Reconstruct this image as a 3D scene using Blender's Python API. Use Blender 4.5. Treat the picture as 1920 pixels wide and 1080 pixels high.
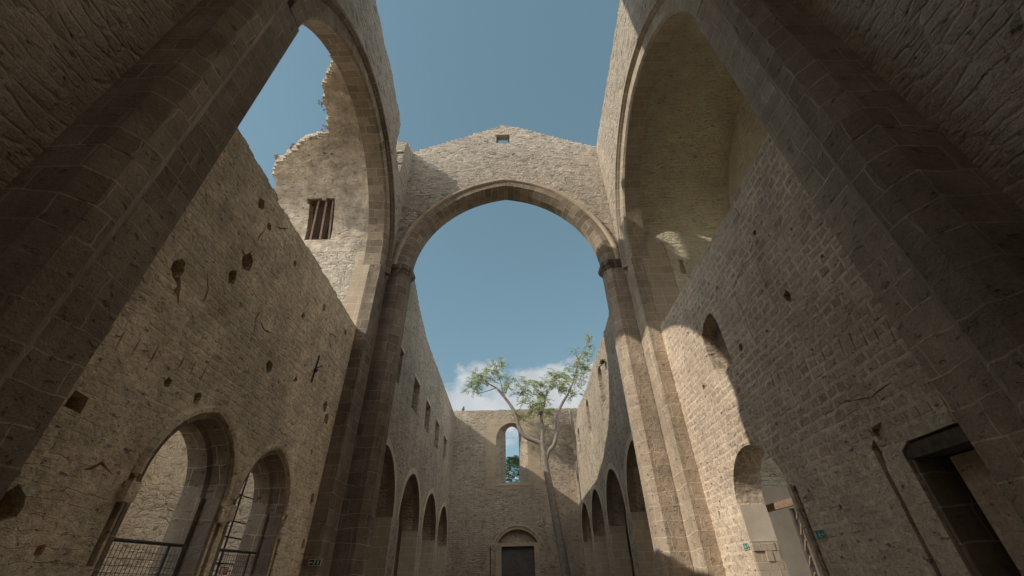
import bpy, bmesh, math, random
from mathutils import Vector, Matrix, noise
from mathutils.geometry import tessellate_polygon

# ------------------------------------------------------------------ scene, camera, light
for o in list(bpy.data.objects): bpy.data.objects.remove(o, do_unlink=True)
scene = bpy.context.scene
COL = scene.collection

cam_data = bpy.data.cameras.new("camera")
cam = bpy.data.objects.new("camera", cam_data); COL.objects.link(cam)
cam_data.sensor_width = 36.0
cam_data.lens = 36.0*772.46/1920.0
cam_data.clip_start = 0.05; cam_data.clip_end = 2000
_r = Vector((0.99970007, 0.01316849, -0.0206486))
_u = Vector((0.02444837, -0.58592509, 0.80999634))
_f = Vector((0.0014321, 0.81025822, 0.5860713))
cam.matrix_world = Matrix(((_r.x,_u.x,-_f.x,0.0),(_r.y,_u.y,-_f.y,0.0),(_r.z,_u.z,-_f.z,1.6),(0,0,0,1)))
scene.camera = cam

SUN = Vector((-1.0, -0.44, 0.72)).normalized()       # towards the sun
world = bpy.data.worlds.new("World"); scene.world = world; world.use_nodes = True
wn = world.node_tree.nodes; wl = world.node_tree.links
bg = wn["Background"]
sky = wn.new("ShaderNodeTexSky"); sky.sky_type = 'NISHITA'; sky.sun_disc = False
sky.sun_elevation = math.asin(SUN.z); sky.sun_rotation = math.atan2(SUN.x, SUN.y)
sky.air_density = 1.0; sky.dust_density = 0.6; sky.ozone_density = 1.0; sky.altitude = 0
hsv = wn.new("ShaderNodeHueSaturation"); hsv.inputs['Saturation'].default_value = 0.8; hsv.inputs['Hue'].default_value = 0.47
wl.new(sky.outputs[0], hsv.inputs['Color'])
even = wn.new("ShaderNodeMix"); even.data_type = 'RGBA'; even.inputs['Factor'].default_value = 0.5
wl.new(hsv.outputs[0], even.inputs[6]); even.inputs[7].default_value = (0.62, 1.25, 1.57, 1)
# clouds: low bank beyond the far wall, placed by direction in the sky
geo = wn.new("ShaderNodeTexCoord")
sep = wn.new("ShaderNodeSeparateXYZ"); wl.new(geo.outputs['Generated'], sep.inputs[0])
def wmath(op, a, b=None, c=None, clamp=False):
    n = wn.new("ShaderNodeMath"); n.operation = op; n.use_clamp = clamp
    for i, v in enumerate((a, b, c)):
        if v is None: continue
        if isinstance(v, (int, float)): n.inputs[i].default_value = v
        else: wl.new(v, n.inputs[i])
    return n.outputs[0]
cn = wn.new("ShaderNodeTexNoise"); cn.inputs['Scale'].default_value = 7.0; cn.inputs['Detail'].default_value = 9; cn.inputs['Roughness'].default_value = 0.55
cmap = wn.new("ShaderNodeMapping"); cmap.inputs['Scale'].default_value = (1, 1, 1.5); cmap.inputs['Location'].default_value = (3.07, 0.4, 0.55)
wl.new(geo.outputs['Generated'], cmap.inputs[0]); wl.new(cmap.outputs[0], cn.inputs['Vector'])
# band centred on z ~ .37 (elevation 22 deg)
band = wmath('SUBTRACT', 1.0, wmath('MULTIPLY', wmath('ABSOLUTE', wmath('SUBTRACT', sep.outputs[2], 0.335)), 12.5))
north = wmath('MULTIPLY', wmath('SUBTRACT', sep.outputs[1], 0.55), 4.0, clamp=True)
dens = wmath('MULTIPLY', wmath('ADD', wmath('MULTIPLY', wmath('SUBTRACT', cn.outputs['Fac'], 0.52), 3.4), band), north)
cov1 = wmath('MULTIPLY', wmath('SMOOTH_MIN', wmath('MULTIPLY', dens, 3.0, clamp=True), 1.0, 0.2), 0.85, clamp=True)
# unseen bright cloud behind the viewer, added to raise the ambient light
south = wmath('MULTIPLY', wmath('SUBTRACT', 0.20, sep.outputs[1]), 3.0, clamp=True)
cov2 = wmath('MULTIPLY', wmath('MULTIPLY', wmath('SUBTRACT', cn.outputs['Fac'], 0.42), 7.0, clamp=True), south)
cov = wmath('MAXIMUM', cov1, cov2)
cmix = wn.new("ShaderNodeMix"); cmix.data_type = 'RGBA'
wl.new(cov, cmix.inputs['Factor']); wl.new(even.outputs[2], cmix.inputs[6])
cn2 = wn.new("ShaderNodeTexNoise"); cn2.inputs['Scale'].default_value = 13; cn2.inputs['Detail'].default_value = 6
wl.new(geo.outputs['Generated'], cn2.inputs['Vector'])
crp = wn.new("ShaderNodeValToRGB"); wl.new(cn2.outputs['Fac'], crp.inputs[0])
crp.color_ramp.elements[0].position = .3; crp.color_ramp.elements[0].color = (2.9, 3.05, 3.2, 1)
crp.color_ramp.elements[1].position = .7; crp.color_ramp.elements[1].color = (4.1, 4.12, 4.15, 1)
bright = wn.new("ShaderNodeVectorMath"); bright.operation = 'SCALE'; wl.new(crp.outputs[0], bright.inputs[0])
wl.new(wmath('MULTIPLY_ADD', south, 2.3, 1.0), bright.inputs['Scale']); wl.new(bright.outputs[0], cmix.inputs[7])
wl.new(cmix.outputs[2], bg.inputs['Color'])
bg.inputs['Strength'].default_value = 0.12

sun_data = bpy.data.lights.new("sun", 'SUN'); sun_data.energy = 2.1; sun_data.angle = math.radians(0.53)
sun_data.color = (1.0, 0.92, 0.80)
sun = bpy.data.objects.new("sun", sun_data); COL.objects.link(sun)
sun.rotation_euler = (-SUN).to_track_quat('-Z', 'Y').to_euler(); sun.location = (-30, -15, 60)

scene.view_settings.view_transform = 'Standard'; scene.view_settings.look = 'None'
scene.view_settings.exposure = 0.62; scene.view_settings.gamma = 1.0
scene.render.engine = 'CYCLES'
scene.cycles.max_bounces = 12; scene.cycles.diffuse_bounces = 10
scene.cycles.use_denoising = True

# ------------------------------------------------------------------ materials
_m = {}
ALB = 1.85
WARM = (1.05, 1.0, .94)
def desat(c, k=.19):
    l = .3*c[0]+.55*c[1]+.15*c[2]
    return tuple(l+(v-l)*(1-k) for v in c)
def masonry(name, bw, bh, mort, dist, cols, cm, bump=1.0, rel=0.02, stain=0.35, grit=0.5, vor=0.0, mort_in=True, streak=0.0, fine=28.0, pits=0.0, fade=None, bigrel=1.0):
    """coursed stone by UV in metres: bw x bh stones, mort joint, dist = waviness, cols = stone tints, cm = mortar"""
    if name in _m: return _m[name]
    cols = [desat(q) for q in cols]; cm = desat(cm)
    cols = [tuple(min(.78, c*ALB*w) for c, w in zip(q, WARM)) for q in cols]; cm = tuple(min(.80, c*ALB*w) for c, w in zip(cm, WARM))
    m = bpy.data.materials.new(name); m.use_nodes = True; _m[name] = m
    N = m.node_tree.nodes; L = m.node_tree.links; b = N['Principled BSDF']
    b.inputs['Roughness'].default_value = 0.93
    b.inputs['Specular IOR Level'].default_value = 0.15
    def new(t): return N.new("ShaderNode"+t)
    def mt(op, a, bb=None, c=None, clamp=False):
        n = new("Math"); n.operation = op; n.use_clamp = clamp
        for i, v in enumerate((a, bb, c)):
            if v is None: continue
            if isinstance(v, (int, float)): n.inputs[i].default_value = v
            else: L.new(v, n.inputs[i])
        return n.outputs[0]
    uv = new("UVMap"); uv.uv_map = "UVMap"
    pos = new("NewGeometry").outputs['Position']
    def nz(scale, detail=3, src=None, rough=.5):
        n = new("TexNoise"); n.inputs['Scale'].default_value = scale; n.inputs['Detail'].default_value = detail
        n.inputs['Roughness'].default_value = rough
        L.new(src if src is not None else pos, n.inputs['Vector']); return n
    def vsub(a, s, bb):
        n = new("VectorMath"); n.operation = 'MULTIPLY_ADD'; L.new(a, n.inputs[0]); n.inputs[1].default_value = s; L.new(bb, n.inputs[2]); return n.outputs[0]
    n1 = nz(0.9/ max(bw,.25), 2); n2 = nz(1.3/bh*0.45, 3)
    v = vsub(n1.outputs['Color'], (dist*bw*1.3, dist*bh*2.6, 0), uv.outputs[0])
    v = vsub(n2.outputs['Color'], (dist*bw*.8, dist*bh*1.1, 0), v)
    br = new("TexBrick"); L.new(v, br.inputs['Vector']); br.offset = 0.5; br.squash = 0.7; br.squash_frequency = 3
    br.inputs['Scale'].default_value = 1; br.inputs['Brick Width'].default_value = bw; br.inputs['Row Height'].default_value = bh
    br.inputs['Mortar Size'].default_value = mort; br.inputs['Mortar Smooth'].default_value = 0.35 if vor > 0 else .2
    br.inputs['Color1'].default_value = (0,0,0,1); br.inputs['Color2'].default_value = (1,1,1,1); br.inputs['Mortar'].default_value = (.5,.5,.5,1)
    br.inputs['Bias'].default_value = 0
    rnd = br.outputs['Color']; mask = br.outputs['Fac']
    if vor > 0:
        vm = new("VectorMath"); vm.operation = 'MULTIPLY'; L.new(v, vm.inputs[0]); vm.inputs[1].default_value = (1/bw*1.15, 1/bh*1.1, 1)
        ve = new("TexVoronoi"); ve.feature = 'DISTANCE_TO_EDGE'; ve.voronoi_dimensions = '2D'; ve.inputs['Scale'].default_value = 1; ve.inputs['Randomness'].default_value = .8
        vc = new("TexVoronoi"); vc.feature = 'F1'; vc.voronoi_dimensions = '2D'; vc.inputs['Scale'].default_value = 1; vc.inputs['Randomness'].default_value = .8
        L.new(vm.outputs[0], ve.inputs['Vector']); L.new(vm.outputs[0], vc.inputs['Vector'])
        e = mt('SUBTRACT', 1.0, mt('DIVIDE', ve.outputs['Distance'], 0.16, clamp=True))
        mask = mt('ADD', mt('MULTIPLY', mask, 1-vor), mt('MULTIPLY', e, vor), clamp=True)
        sc = new("SeparateColor"); L.new(vc.outputs['Color'], sc.inputs[0])
        mx = new("Mix"); mx.data_type = 'FLOAT'; mx.inputs[0].default_value = vor
        L.new(rnd, mx.inputs[2]); L.new(sc.outputs[0], mx.inputs[3]); rnd = mx.outputs[0]
    jn = nz(1.1, 4)
    mask = mt('MULTIPLY', mask, mt('MULTIPLY_ADD', mt('SUBTRACT', jn.outputs['Fac'], .5), 3.2, .72, clamp=True))
    if fade is not None:
        zref, zs, base = fade
        sz = new("SeparateXYZ"); L.new(pos, sz.inputs[0]); fn = nz(.55, 4)
        fd = mt('ADD', mt('MULTIPLY', mt('SUBTRACT', zref, sz.outputs[2]), zs), mt('MULTIPLY_ADD', fn.outputs['Fac'], 2.6, base-1.3), clamp=True)
        fd = mt('MULTIPLY', fd, .86)
        mask = mt('MAXIMUM', mask, fd)
    ramp = new("ValToRGB"); L.new(rnd, ramp.inputs[0]); cr = ramp.color_ramp
    while len(cr.elements) < len(cols): cr.elements.new(.5)
    for i, c in enumerate(cols):
        cr.elements[i].position = i/(len(cols)-1); cr.elements[i].color = (*c, 1)
    mixm = new("Mix"); mixm.data_type = 'RGBA'; L.new(mask, mixm.inputs[0]); L.new(ramp.outputs[0], mixm.inputs[6]); mixm.inputs[7].default_value = (*cm, 1)
    # weathering: broad patches and small grit, all by world position
    s1 = nz(0.22, 6, None, .6); s2 = nz(1.7, 5, None, .65); s3 = nz(fine, 4, None, .7)
    a = mt('MULTIPLY_ADD', mt('SUBTRACT', s1.outputs['Fac'], .5), stain*2.0, 1.0)
    bb_ = mt('MULTIPLY_ADD', mt('SUBTRACT', s2.outputs['Fac'], .5), stain*1.6, 1.0)
    cc = mt('MULTIPLY_ADD', mt('SUBTRACT', s3.outputs['Fac'], .5), grit, 1.0)
    k = mt('MULTIPLY', mt('MULTIPLY', a, bb_), cc)
    if streak > 0:
        vs = new("VectorMath"); vs.operation = 'MULTIPLY'; L.new(pos, vs.inputs[0]); vs.inputs[1].default_value = (2.2, 2.2, 0.14)
        s4 = nz(1.0, 5, vs.outputs[0], .6)
        k = mt('MULTIPLY', k, mt('MULTIPLY_ADD', mt('SUBTRACT', s4.outputs['Fac'], .5), streak*2, 1.0))
    pit = None
    if pits > 0:
        pv = new("VectorMath"); pv.operation = 'MULTIPLY'; L.new(v, pv.inputs[0]); pv.inputs[1].default_value = (5.0, 8.5, 1)
        pn = nz(1.0, 4, pv.outputs[0], .7)
        pit = mt('DIVIDE', mt('SUBTRACT', pn.outputs['Fac'], .60), .10, clamp=True)
        k = mt('MULTIPLY', k, mt('SUBTRACT', 1.0, mt('MULTIPLY', pit, pits)))
    vmul = new("VectorMath"); vmul.operation = 'SCALE'; L.new(mixm.outputs[2], vmul.inputs[0]); L.new(k, vmul.inputs['Scale'])
    L.new(vmul.outputs[0], b.inputs['Base Color'])
    # relief
    g1 = nz(5.5, 5, None, .62); g2 = nz(fine*0.8, 4, None, .6)
    h = mt('MULTIPLY', mask, -1.0 if mort_in else 0.5)
    h = mt('MULTIPLY', mt('ADD', h, mt('MULTIPLY', rnd, 0.55)), bigrel)
    h = mt('ADD', h, mt('MULTIPLY', g1.outputs['Fac'], 1.5*grit+.3))
    h = mt('ADD', h, mt('MULTIPLY', g2.outputs['Fac'], 0.9*grit))
    if pit is not None: h = mt('SUBTRACT', h, mt('MULTIPLY', pit, 1.2))
    bp = new("Bump"); bp.inputs['Strength'].default_value = bump; bp.inputs['Distance'].default_value = rel
    L.new(h, bp.inputs['Height']); L.new(bp.outputs[0], b.inputs['Normal'])
    return m

def plain(name, col, rough=.8, metal=0, var=.2, bump=.3, scale=6):
    if name in _m: return _m[name]
    m = bpy.data.materials.new(name); m.use_nodes = True; _m[name] = m
    N = m.node_tree.nodes; L = m.node_tree.links; b = N['Principled BSDF']
    b.inputs['Roughness'].default_value = rough; b.inputs['Metallic'].default_value = metal
    n = N.new("ShaderNodeTexNoise"); n.inputs['Scale'].default_value = scale; n.inputs['Detail'].default_value = 6
    g = N.new("ShaderNodeNewGeometry"); L.new(g.outputs['Position'], n.inputs['Vector'])
    r = N.new("ShaderNodeValToRGB"); L.new(n.outputs['Fac'], r.inputs[0])
    r.color_ramp.elements[0].position = .3; r.color_ramp.elements[1].position = .7
    r.color_ramp.elements[0].color = (*[c*(1-var) for c in col], 1); r.color_ramp.elements[1].color = (*[min(1, c*(1+var)) for c in col], 1)
    L.new(r.outputs[0], b.inputs['Base Color'])
    bp = N.new("ShaderNodeBump"); bp.inputs['Strength'].default_value = bump; bp.inputs['Distance'].default_value = .01
    L.new(n.outputs['Fac'], bp.inputs['Height']); L.new(bp.outputs[0], b.inputs['Normal'])
    return m

RUB = masonry('pale_rubble', .44, .15, .022, .55, [(.10,.082,.066),(.265,.23,.187),(.355,.315,.26),(.175,.143,.11)], (.37,.335,.275), 1.0, .09, .28, .8, vor=.5, pits=.65)
RUBN = masonry('nave_rubble', .40, .15, .02, .55, [(.13,.105,.078),(.25,.207,.16),(.305,.26,.203),(.19,.156,.113)], (.31,.267,.207), 1.0, .08, .45, .8, vor=.5, pits=.6, streak=.25)
RUBC = masonry('brown_chapel_rubble', .50, .15, .02, .5, [(.31,.265,.20),(.46,.40,.315),(.40,.345,.265),(.50,.435,.34)], (.50,.44,.35), 1.0, .07, .42, .6, vor=.4, pits=.5)
RUBW = masonry('white_rubble', .36, .17, .024, .6, [(.23,.20,.16),(.35,.315,.26),(.41,.37,.31),(.29,.255,.205)], (.42,.385,.32), 1.0, .10, .2, .7, vor=.5, pits=.45)
RUBK = masonry('choir_rubble', .50, .22, .045, .30, [(.24,.195,.155),(.38,.32,.255),(.33,.275,.215),(.42,.355,.29)], (.46,.39,.31), .9, .09, .25, .7, vor=.7, pits=.65)
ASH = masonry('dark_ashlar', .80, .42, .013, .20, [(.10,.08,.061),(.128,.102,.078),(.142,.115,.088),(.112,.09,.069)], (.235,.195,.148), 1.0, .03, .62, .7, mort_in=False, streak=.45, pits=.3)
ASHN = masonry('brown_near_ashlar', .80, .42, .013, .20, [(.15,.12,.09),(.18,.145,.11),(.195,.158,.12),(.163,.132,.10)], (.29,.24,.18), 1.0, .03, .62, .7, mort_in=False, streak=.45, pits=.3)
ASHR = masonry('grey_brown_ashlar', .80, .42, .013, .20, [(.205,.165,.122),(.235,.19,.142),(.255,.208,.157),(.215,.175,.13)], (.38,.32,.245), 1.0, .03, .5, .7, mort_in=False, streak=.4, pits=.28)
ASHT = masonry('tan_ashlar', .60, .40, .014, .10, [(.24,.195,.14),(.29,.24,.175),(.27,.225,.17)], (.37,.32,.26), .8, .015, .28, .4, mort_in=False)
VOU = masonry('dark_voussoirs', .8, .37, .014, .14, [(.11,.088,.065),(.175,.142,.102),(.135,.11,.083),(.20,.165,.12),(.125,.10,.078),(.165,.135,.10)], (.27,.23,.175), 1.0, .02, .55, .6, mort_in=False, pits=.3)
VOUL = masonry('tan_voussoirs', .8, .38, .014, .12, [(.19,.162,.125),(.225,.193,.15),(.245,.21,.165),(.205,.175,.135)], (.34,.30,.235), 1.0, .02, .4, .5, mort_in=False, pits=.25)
SOF = masonry('ochre_soffit_stone', .7, .42, .014, .06, [(.14,.11,.07),(.24,.185,.115),(.19,.15,.10),(.27,.21,.14)], (.24,.20,.15), .8, .015, .4, .4, mort_in=False)
EARTH = masonry('earthy_infill', .44, .17, .03, .34, [(.32,.24,.162),(.45,.345,.242),(.40,.302,.208),(.49,.385,.278)], (.46,.355,.25), 1.0, .04, .72, 1.1, vor=.22, fine=10, pits=.6, fade=(4.0,.10,.1), bigrel=.8, streak=.3)
BLOCK = masonry('block_infill', .38, .205, .04, .20, [(.235,.188,.145),(.325,.262,.2),(.285,.23,.176),(.36,.29,.225)], (.405,.335,.255), 1.0, .03, .50, 1.0, vor=.0, fine=12, mort_in=True, pits=.65, fade=(4.2,.3,-.1), bigrel=1.0)
PLAST = masonry('weathered_plaster', .9, .30, .004, .6, [(.23,.20,.16),(.31,.275,.225),(.27,.237,.19)], (.27,.237,.19), .8, .06, 1.05, .9, vor=.5, pits=.75, streak=.5)
PLAIN_P = masonry('pale_plaster', 1.4, .8, .002, .6, [(.30,.265,.21),(.33,.29,.235)], (.32,.285,.23), .3, .01, .3, .3, vor=.5)
PANEL = masonry('smooth_tan_ashlar', .7, .36, .012, .06, [(.20,.16,.11),(.24,.195,.135),(.22,.178,.122)], (.29,.245,.18), .6, .015, .3, .4, mort_in=False)
SLATE = masonry('dark_blocked_door', .30, .16, .015, .4, [(.045,.042,.042),(.075,.068,.064),(.06,.055,.053)], (.045,.042,.04), .8, .02, .25, .4, vor=.4)
DIRT = masonry('pale_ground', 1.1, .9, .003, .7, [(.14,.122,.095),(.165,.142,.11)], (.15,.13,.10), .6, .02, .25, .4, vor=.7)
WOOD = plain('old_brown_timber', (.27,.18,.125), .8, 0, .35, .5, 14)
DWOOD_SHADE = plain('dark_timber_and_shade', (.085,.068,.055), .8, 0, .3, .5, 14)  # timber brown; the slot strips reuse it as painted shade
IRON = plain('rusty_iron', (.05,.04,.035), .7, .3, .3, .3, 20)
STEEL = plain('dull_galvanised_steel', (.075,.075,.07), .55, .5, .2, .2, 20)
BARK = plain('pale_grey_bark', (.24,.20,.165), .9, 0, .3, .7, 5)
GREEN = plain('sign_green', (.05,.22,.16), .5, 0, .06, 0)
GDARK = plain('sign_dark_green', (.02,.045,.04), .5, 0, .06, 0)
WHITE = plain('sign_white', (.62,.64,.60), .5, 0, .04, 0)
RED = plain('sign_red', (.42,.035,.04), .5, 0, .06, 0)
GREYB = plain('pigeon_grey', (.09,.09,.10), .7, 0, .3, .2, 40)
DRY = plain('dry_reddish_twigs', (.42,.27,.20), .9, 0, .3, .2, 10)

def leafmat(name, c1, c2):
    m = bpy.data.materials.new(name); m.use_nodes = True
    N = m.node_tree.nodes; L = m.node_tree.links; b = N['Principled BSDF']
    b.inputs['Roughness'].default_value = .55
    g = N.new("ShaderNodeNewGeometry"); r = N.new("ShaderNodeValToRGB"); L.new(g.outputs['Random Per Island'], r.inputs[0])
    r.color_ramp.elements[0].color = (*c1, 1); r.color_ramp.elements[1].color = (*c2, 1)
    L.new(r.outputs[0], b.inputs['Base Color'])
    tr = N.new("ShaderNodeBsdfTranslucent"); L.new(r.outputs[0], tr.inputs[0])
    mx = N.new("ShaderNodeMixShader"); mx.inputs[0].default_value = .35
    L.new(b.outputs[0], mx.inputs[1]); L.new(tr.outputs[0], mx.inputs[2]); L.new(mx.outputs[0], N['Material Output'].inputs[0])
    return m
LEAF = leafmat('green_leaves', (.19,.25,.08), (.52,.55,.25))
LEAFD = leafmat('dark_green_leaves', (.04,.075,.02), (.09,.14,.04))

# ------------------------------------------------------------------ mesh helpers
class MB:
    def __init__(s): s.v = []; s.f = []; s.uv = []
    def face(s, pts, uvs):
        i = len(s.v); s.v += [tuple(p) for p in pts]; s.f.append(tuple(range(i, i+len(pts)))); s.uv.append([tuple(u) for u in uvs])
    def box(s, x0, x1, y0, y1, z0, z1):
        P = lambda x, y, z: (x, y, z)
        for axis, a in (('x', x0), ('x', x1)):
            s.face([(a,y0,z0),(a,y1,z0),(a,y1,z1),(a,y0,z1)], [(y0,z0),(y1,z0),(y1,z1),(y0,z1)])
        for a in (y0, y1):
            s.face([(x0,a,z0),(x1,a,z0),(x1,a,z1),(x0,a,z1)], [(x0,z0),(x1,z0),(x1,z1),(x0,z1)])
        for a in (z0, z1):
            s.face([(x0,y0,a),(x1,y0,a),(x1,y1,a),(x0,y1,a)], [(x0,y0),(x1,y0),(x1,y1),(x0,y1)])
    def beam(s, a, b, w, h=None):
        a = Vector(a); b = Vector(b); h = h or w; d = (b-a).normalized()
        up = Vector((0,0,1)) if abs(d.z) < .9 else Vector((1,0,0))
        r = d.cross(up).normalized()*w/2; u = r.cross(d).normalized()*h/2; L = (b-a).length
        c = [(-1,-1),(1,-1),(1,1),(-1,1)]
        A = [a+r*i+u*j for i, j in c]; B = [b+r*i+u*j for i, j in c]
        for i in range(4):
            j = (i+1) % 4; s.face([A[i],A[j],B[j],B[i]], [(0,0),(w,0),(w,L),(0,L)])
        s.face(A[::-1], [(0,0)]*4); s.face(B, [(0,0)]*4)
    def tube(s, pts, rad, n=8, cap=True):
        pts = [Vector(p) for p in pts]; rings = []; ref = None; L = 0
        for i, p in enumerate(pts):
            d = (pts[min(i+1, len(pts)-1)]-pts[max(i-1, 0)]).normalized()
            if ref is None: ref = d.orthogonal().normalized()
            ref = (ref-d*ref.dot(d)).normalized(); q = d.cross(ref)
            if i: L += (p-pts[i-1]).length
            rings.append(([p+(ref*math.cos(2*math.pi*k/n)+q*math.sin(2*math.pi*k/n))*rad[i] for k in range(n)], L))
        base = len(s.v)
        for R, _ in rings: s.v += [tuple(x) for x in R]
        for i in range(len(rings)-1):
            for k in range(n):
                k2 = (k+1) % n
                s.f.append((base+i*n+k, base+i*n+k2, base+(i+1)*n+k2, base+(i+1)*n+k)); s.uv.append([(k/n,rings[i][1]),((k+1)/n,rings[i][1]),((k+1)/n,rings[i+1][1]),(k/n,rings[i+1][1])])
        if cap:
            s.f.append(tuple(base+k for k in range(n))); s.uv.append([(0,0)]*n)
            s.f.append(tuple(base+(len(rings)-1)*n+k for k in range(n))); s.uv.append([(0,0)]*n)
    def build(s, name, mat, parent=None, smooth=False, recalc=True):
        me = bpy.data.meshes.new(name); me.from_pydata(s.v, [], s.f)
        ul = me.uv_layers.new(name="UVMap"); k = 0; flat = []
        for u in s.uv:
            for q in u: flat += [q[0], q[1]]
        ul.data.foreach_set('uv', flat)
        if recalc:
            bm = bmesh.new(); bm.from_mesh(me); bmesh.ops.remove_doubles(bm, verts=bm.verts, dist=.0004)
            bmesh.ops.recalc_face_normals(bm, faces=bm.faces); bm.to_mesh(me); bm.free()
        me.materials.append(mat)
        if smooth:
            for p in me.polygons: p.use_smooth = True
        o = bpy.data.objects.new(name, me); COL.objects.link(o)
        if parent is not None:
            o.parent = parent; o.matrix_parent_inverse = Matrix.Translation(parent.location).inverted()
        return o
def tag(o, label=None, cat=None, group=None, kind=None):
    for k, v in (('label', label), ('category', cat), ('group', group), ('kind', kind)):
        if v: o[k] = v
    return o
def thing(name, label, cat, loc=(0,0,0), group=None):
    o = bpy.data.objects.new(name, None); COL.objects.link(o); o.location = loc; o.empty_display_size = .3
    return tag(o, label, cat, group)

def tess(mb, loops, mp, d, uvf=None):
    """fill outline + holes (loops of (u,v)) at depth d"""
    allp = [p for l in loops for p in l]
    tr = tessellate_polygon([[Vector((p[0], p[1], 0)) for p in l] for l in loops])
    for t in tr:
        q = [allp[i] for i in t]
        mb.face([mp(a, b, d) for a, b in q], [(uvf(a, b) if uvf else (a, b)) for a, b in q])
def rim(mb, loop, mp, d0, d1, inner=None):
    n = len(loop); inner = inner or loop
    for i in range(n):
        a, b = loop[i], loop[(i+1) % n]; a2, b2 = inner[i], inner[(i+1) % n]
        if abs(a[0]-b[0]) < abs(a[1]-b[1]): uv = [(a[0]+d0,a[1]),(b[0]+d0,b[1]),(b[0]+d1,b[1]),(a[0]+d1,a[1])]
        else: uv = [(a[0],a[1]+d0),(b[0],b[1]+d0),(b[0],b[1]+d1),(a[0],a[1]+d1)]
        mb.face([mp(a[0],a[1],d0), mp(b[0],b[1],d0), mp(b2[0],b2[1],d1), mp(a2[0],a2[1],d1)], uv)
def wall(mb, mp, outline, thick, through=(), blind=(), d0=0.0):
    th = [t if isinstance(t, tuple) else (t, t) for t in through]
    tess(mb, [outline]+[t[0] for t in th]+[b[0] for b in blind], mp, d0)
    tess(mb, [outline]+[t[1] for t in th], mp, d0+thick)
    rim(mb, outline, mp, d0, d0+thick)
    for o_, i_ in th: rim(mb, o_, mp, d0, d0+thick, i_)
    for p, dp in blind:
        c = (sum(q[0] for q in p)/len(p), sum(q[1] for q in p)/len(p))
        inn = p
        rim(mb, p, mp, d0, d0+dp, inn); tess(mb, [inn], mp, d0+dp)
def X(x0, s):      # plane x = x0, depth goes away from the nave (s = -1 left, +1 right); u = y, v = z
    return lambda u, v, d: (x0+s*d, u, v)
def Y(y0, s=1):    # plane y = y0; u = x, v = z
    return lambda u, v, d: (u, y0+s*d, v)
def jag(pts, step, amp, rnd):
    """stepped ruined edge following a polyline (u mostly monotone)"""
    out = []
    for i in range(len(pts)-1):
        (a, b), (c, e) = pts[i], pts[i+1]; L = math.hypot(c-a, e-b); n = max(1, int(L/step))
        for k in range(n):
            t = k/n; t2 = (k+.96)/n; j = rnd.uniform(-amp, amp)
            if abs(c-a) > abs(e-b)*.6:
                z = b+(e-b)*(t+t2)/2+j
                out += [(a+(c-a)*t, z), (a+(c-a)*t2, z+rnd.uniform(-.25, .25)*amp)]
            else:
                u = a+(c-a)*(t+t2)/2+j*.7
                out += [(u, b+(e-b)*t), (u+rnd.uniform(-.25, .25)*amp, b+(e-b)*t2)]
    out.append(pts[-1]); return out
def wobble(pts, amp, rnd, step=.18):
    out = []
    n = len(pts)
    for i in range(n):
        (a, b), (c, e) = pts[i], pts[(i+1) % n]; L = math.hypot(c-a, e-b); m = max(1, int(L/step))
        for k in range(m):
            t = k/m; out.append((a+(c-a)*t+rnd.uniform(-amp, amp), b+(e-b)*t+rnd.uniform(-amp, amp)))
    return out
def blob(u, v, r, rnd, ax=1.15, n=10):
    a0 = rnd.uniform(0, 6.28)
    return [(u+r*rnd.uniform(.72, 1.15)*math.cos(2*math.pi*k/n), v+ax*r*rnd.uniform(.72, 1.15)*math.sin(2*math.pi*k/n)) for k in range(n)]
def crack(pts, w, rnd):
    """thin ragged slit along a polyline"""
    P = []
    for i in range(len(pts)-1):
        (a, b), (c, e) = pts[i], pts[i+1]; n = max(2, int(math.hypot(c-a, e-b)/.12))
        for k in range(n): P.append((a+(c-a)*k/n+rnd.uniform(-.012, .012), b+(e-b)*k/n+rnd.uniform(-.012, .012)))
    P.append(pts[-1]); Lf = []; Rt = []
    for i, (a, b) in enumerate(P):
        q = P[min(i+1, len(P)-1)]; p = P[max(i-1, 0)]; dx, dy = q[0]-p[0], q[1]-p[1]; L = math.hypot(dx, dy) or 1
        t = w*rnd.uniform(.45, 1.0)*(1 if 0 < i < len(P)-1 else .2)/2
        Lf.append((a-dy/L*t, b+dx/L*t)); Rt.append((a+dy/L*t, b-dx/L*t))
    return Lf+Rt[::-1]
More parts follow.
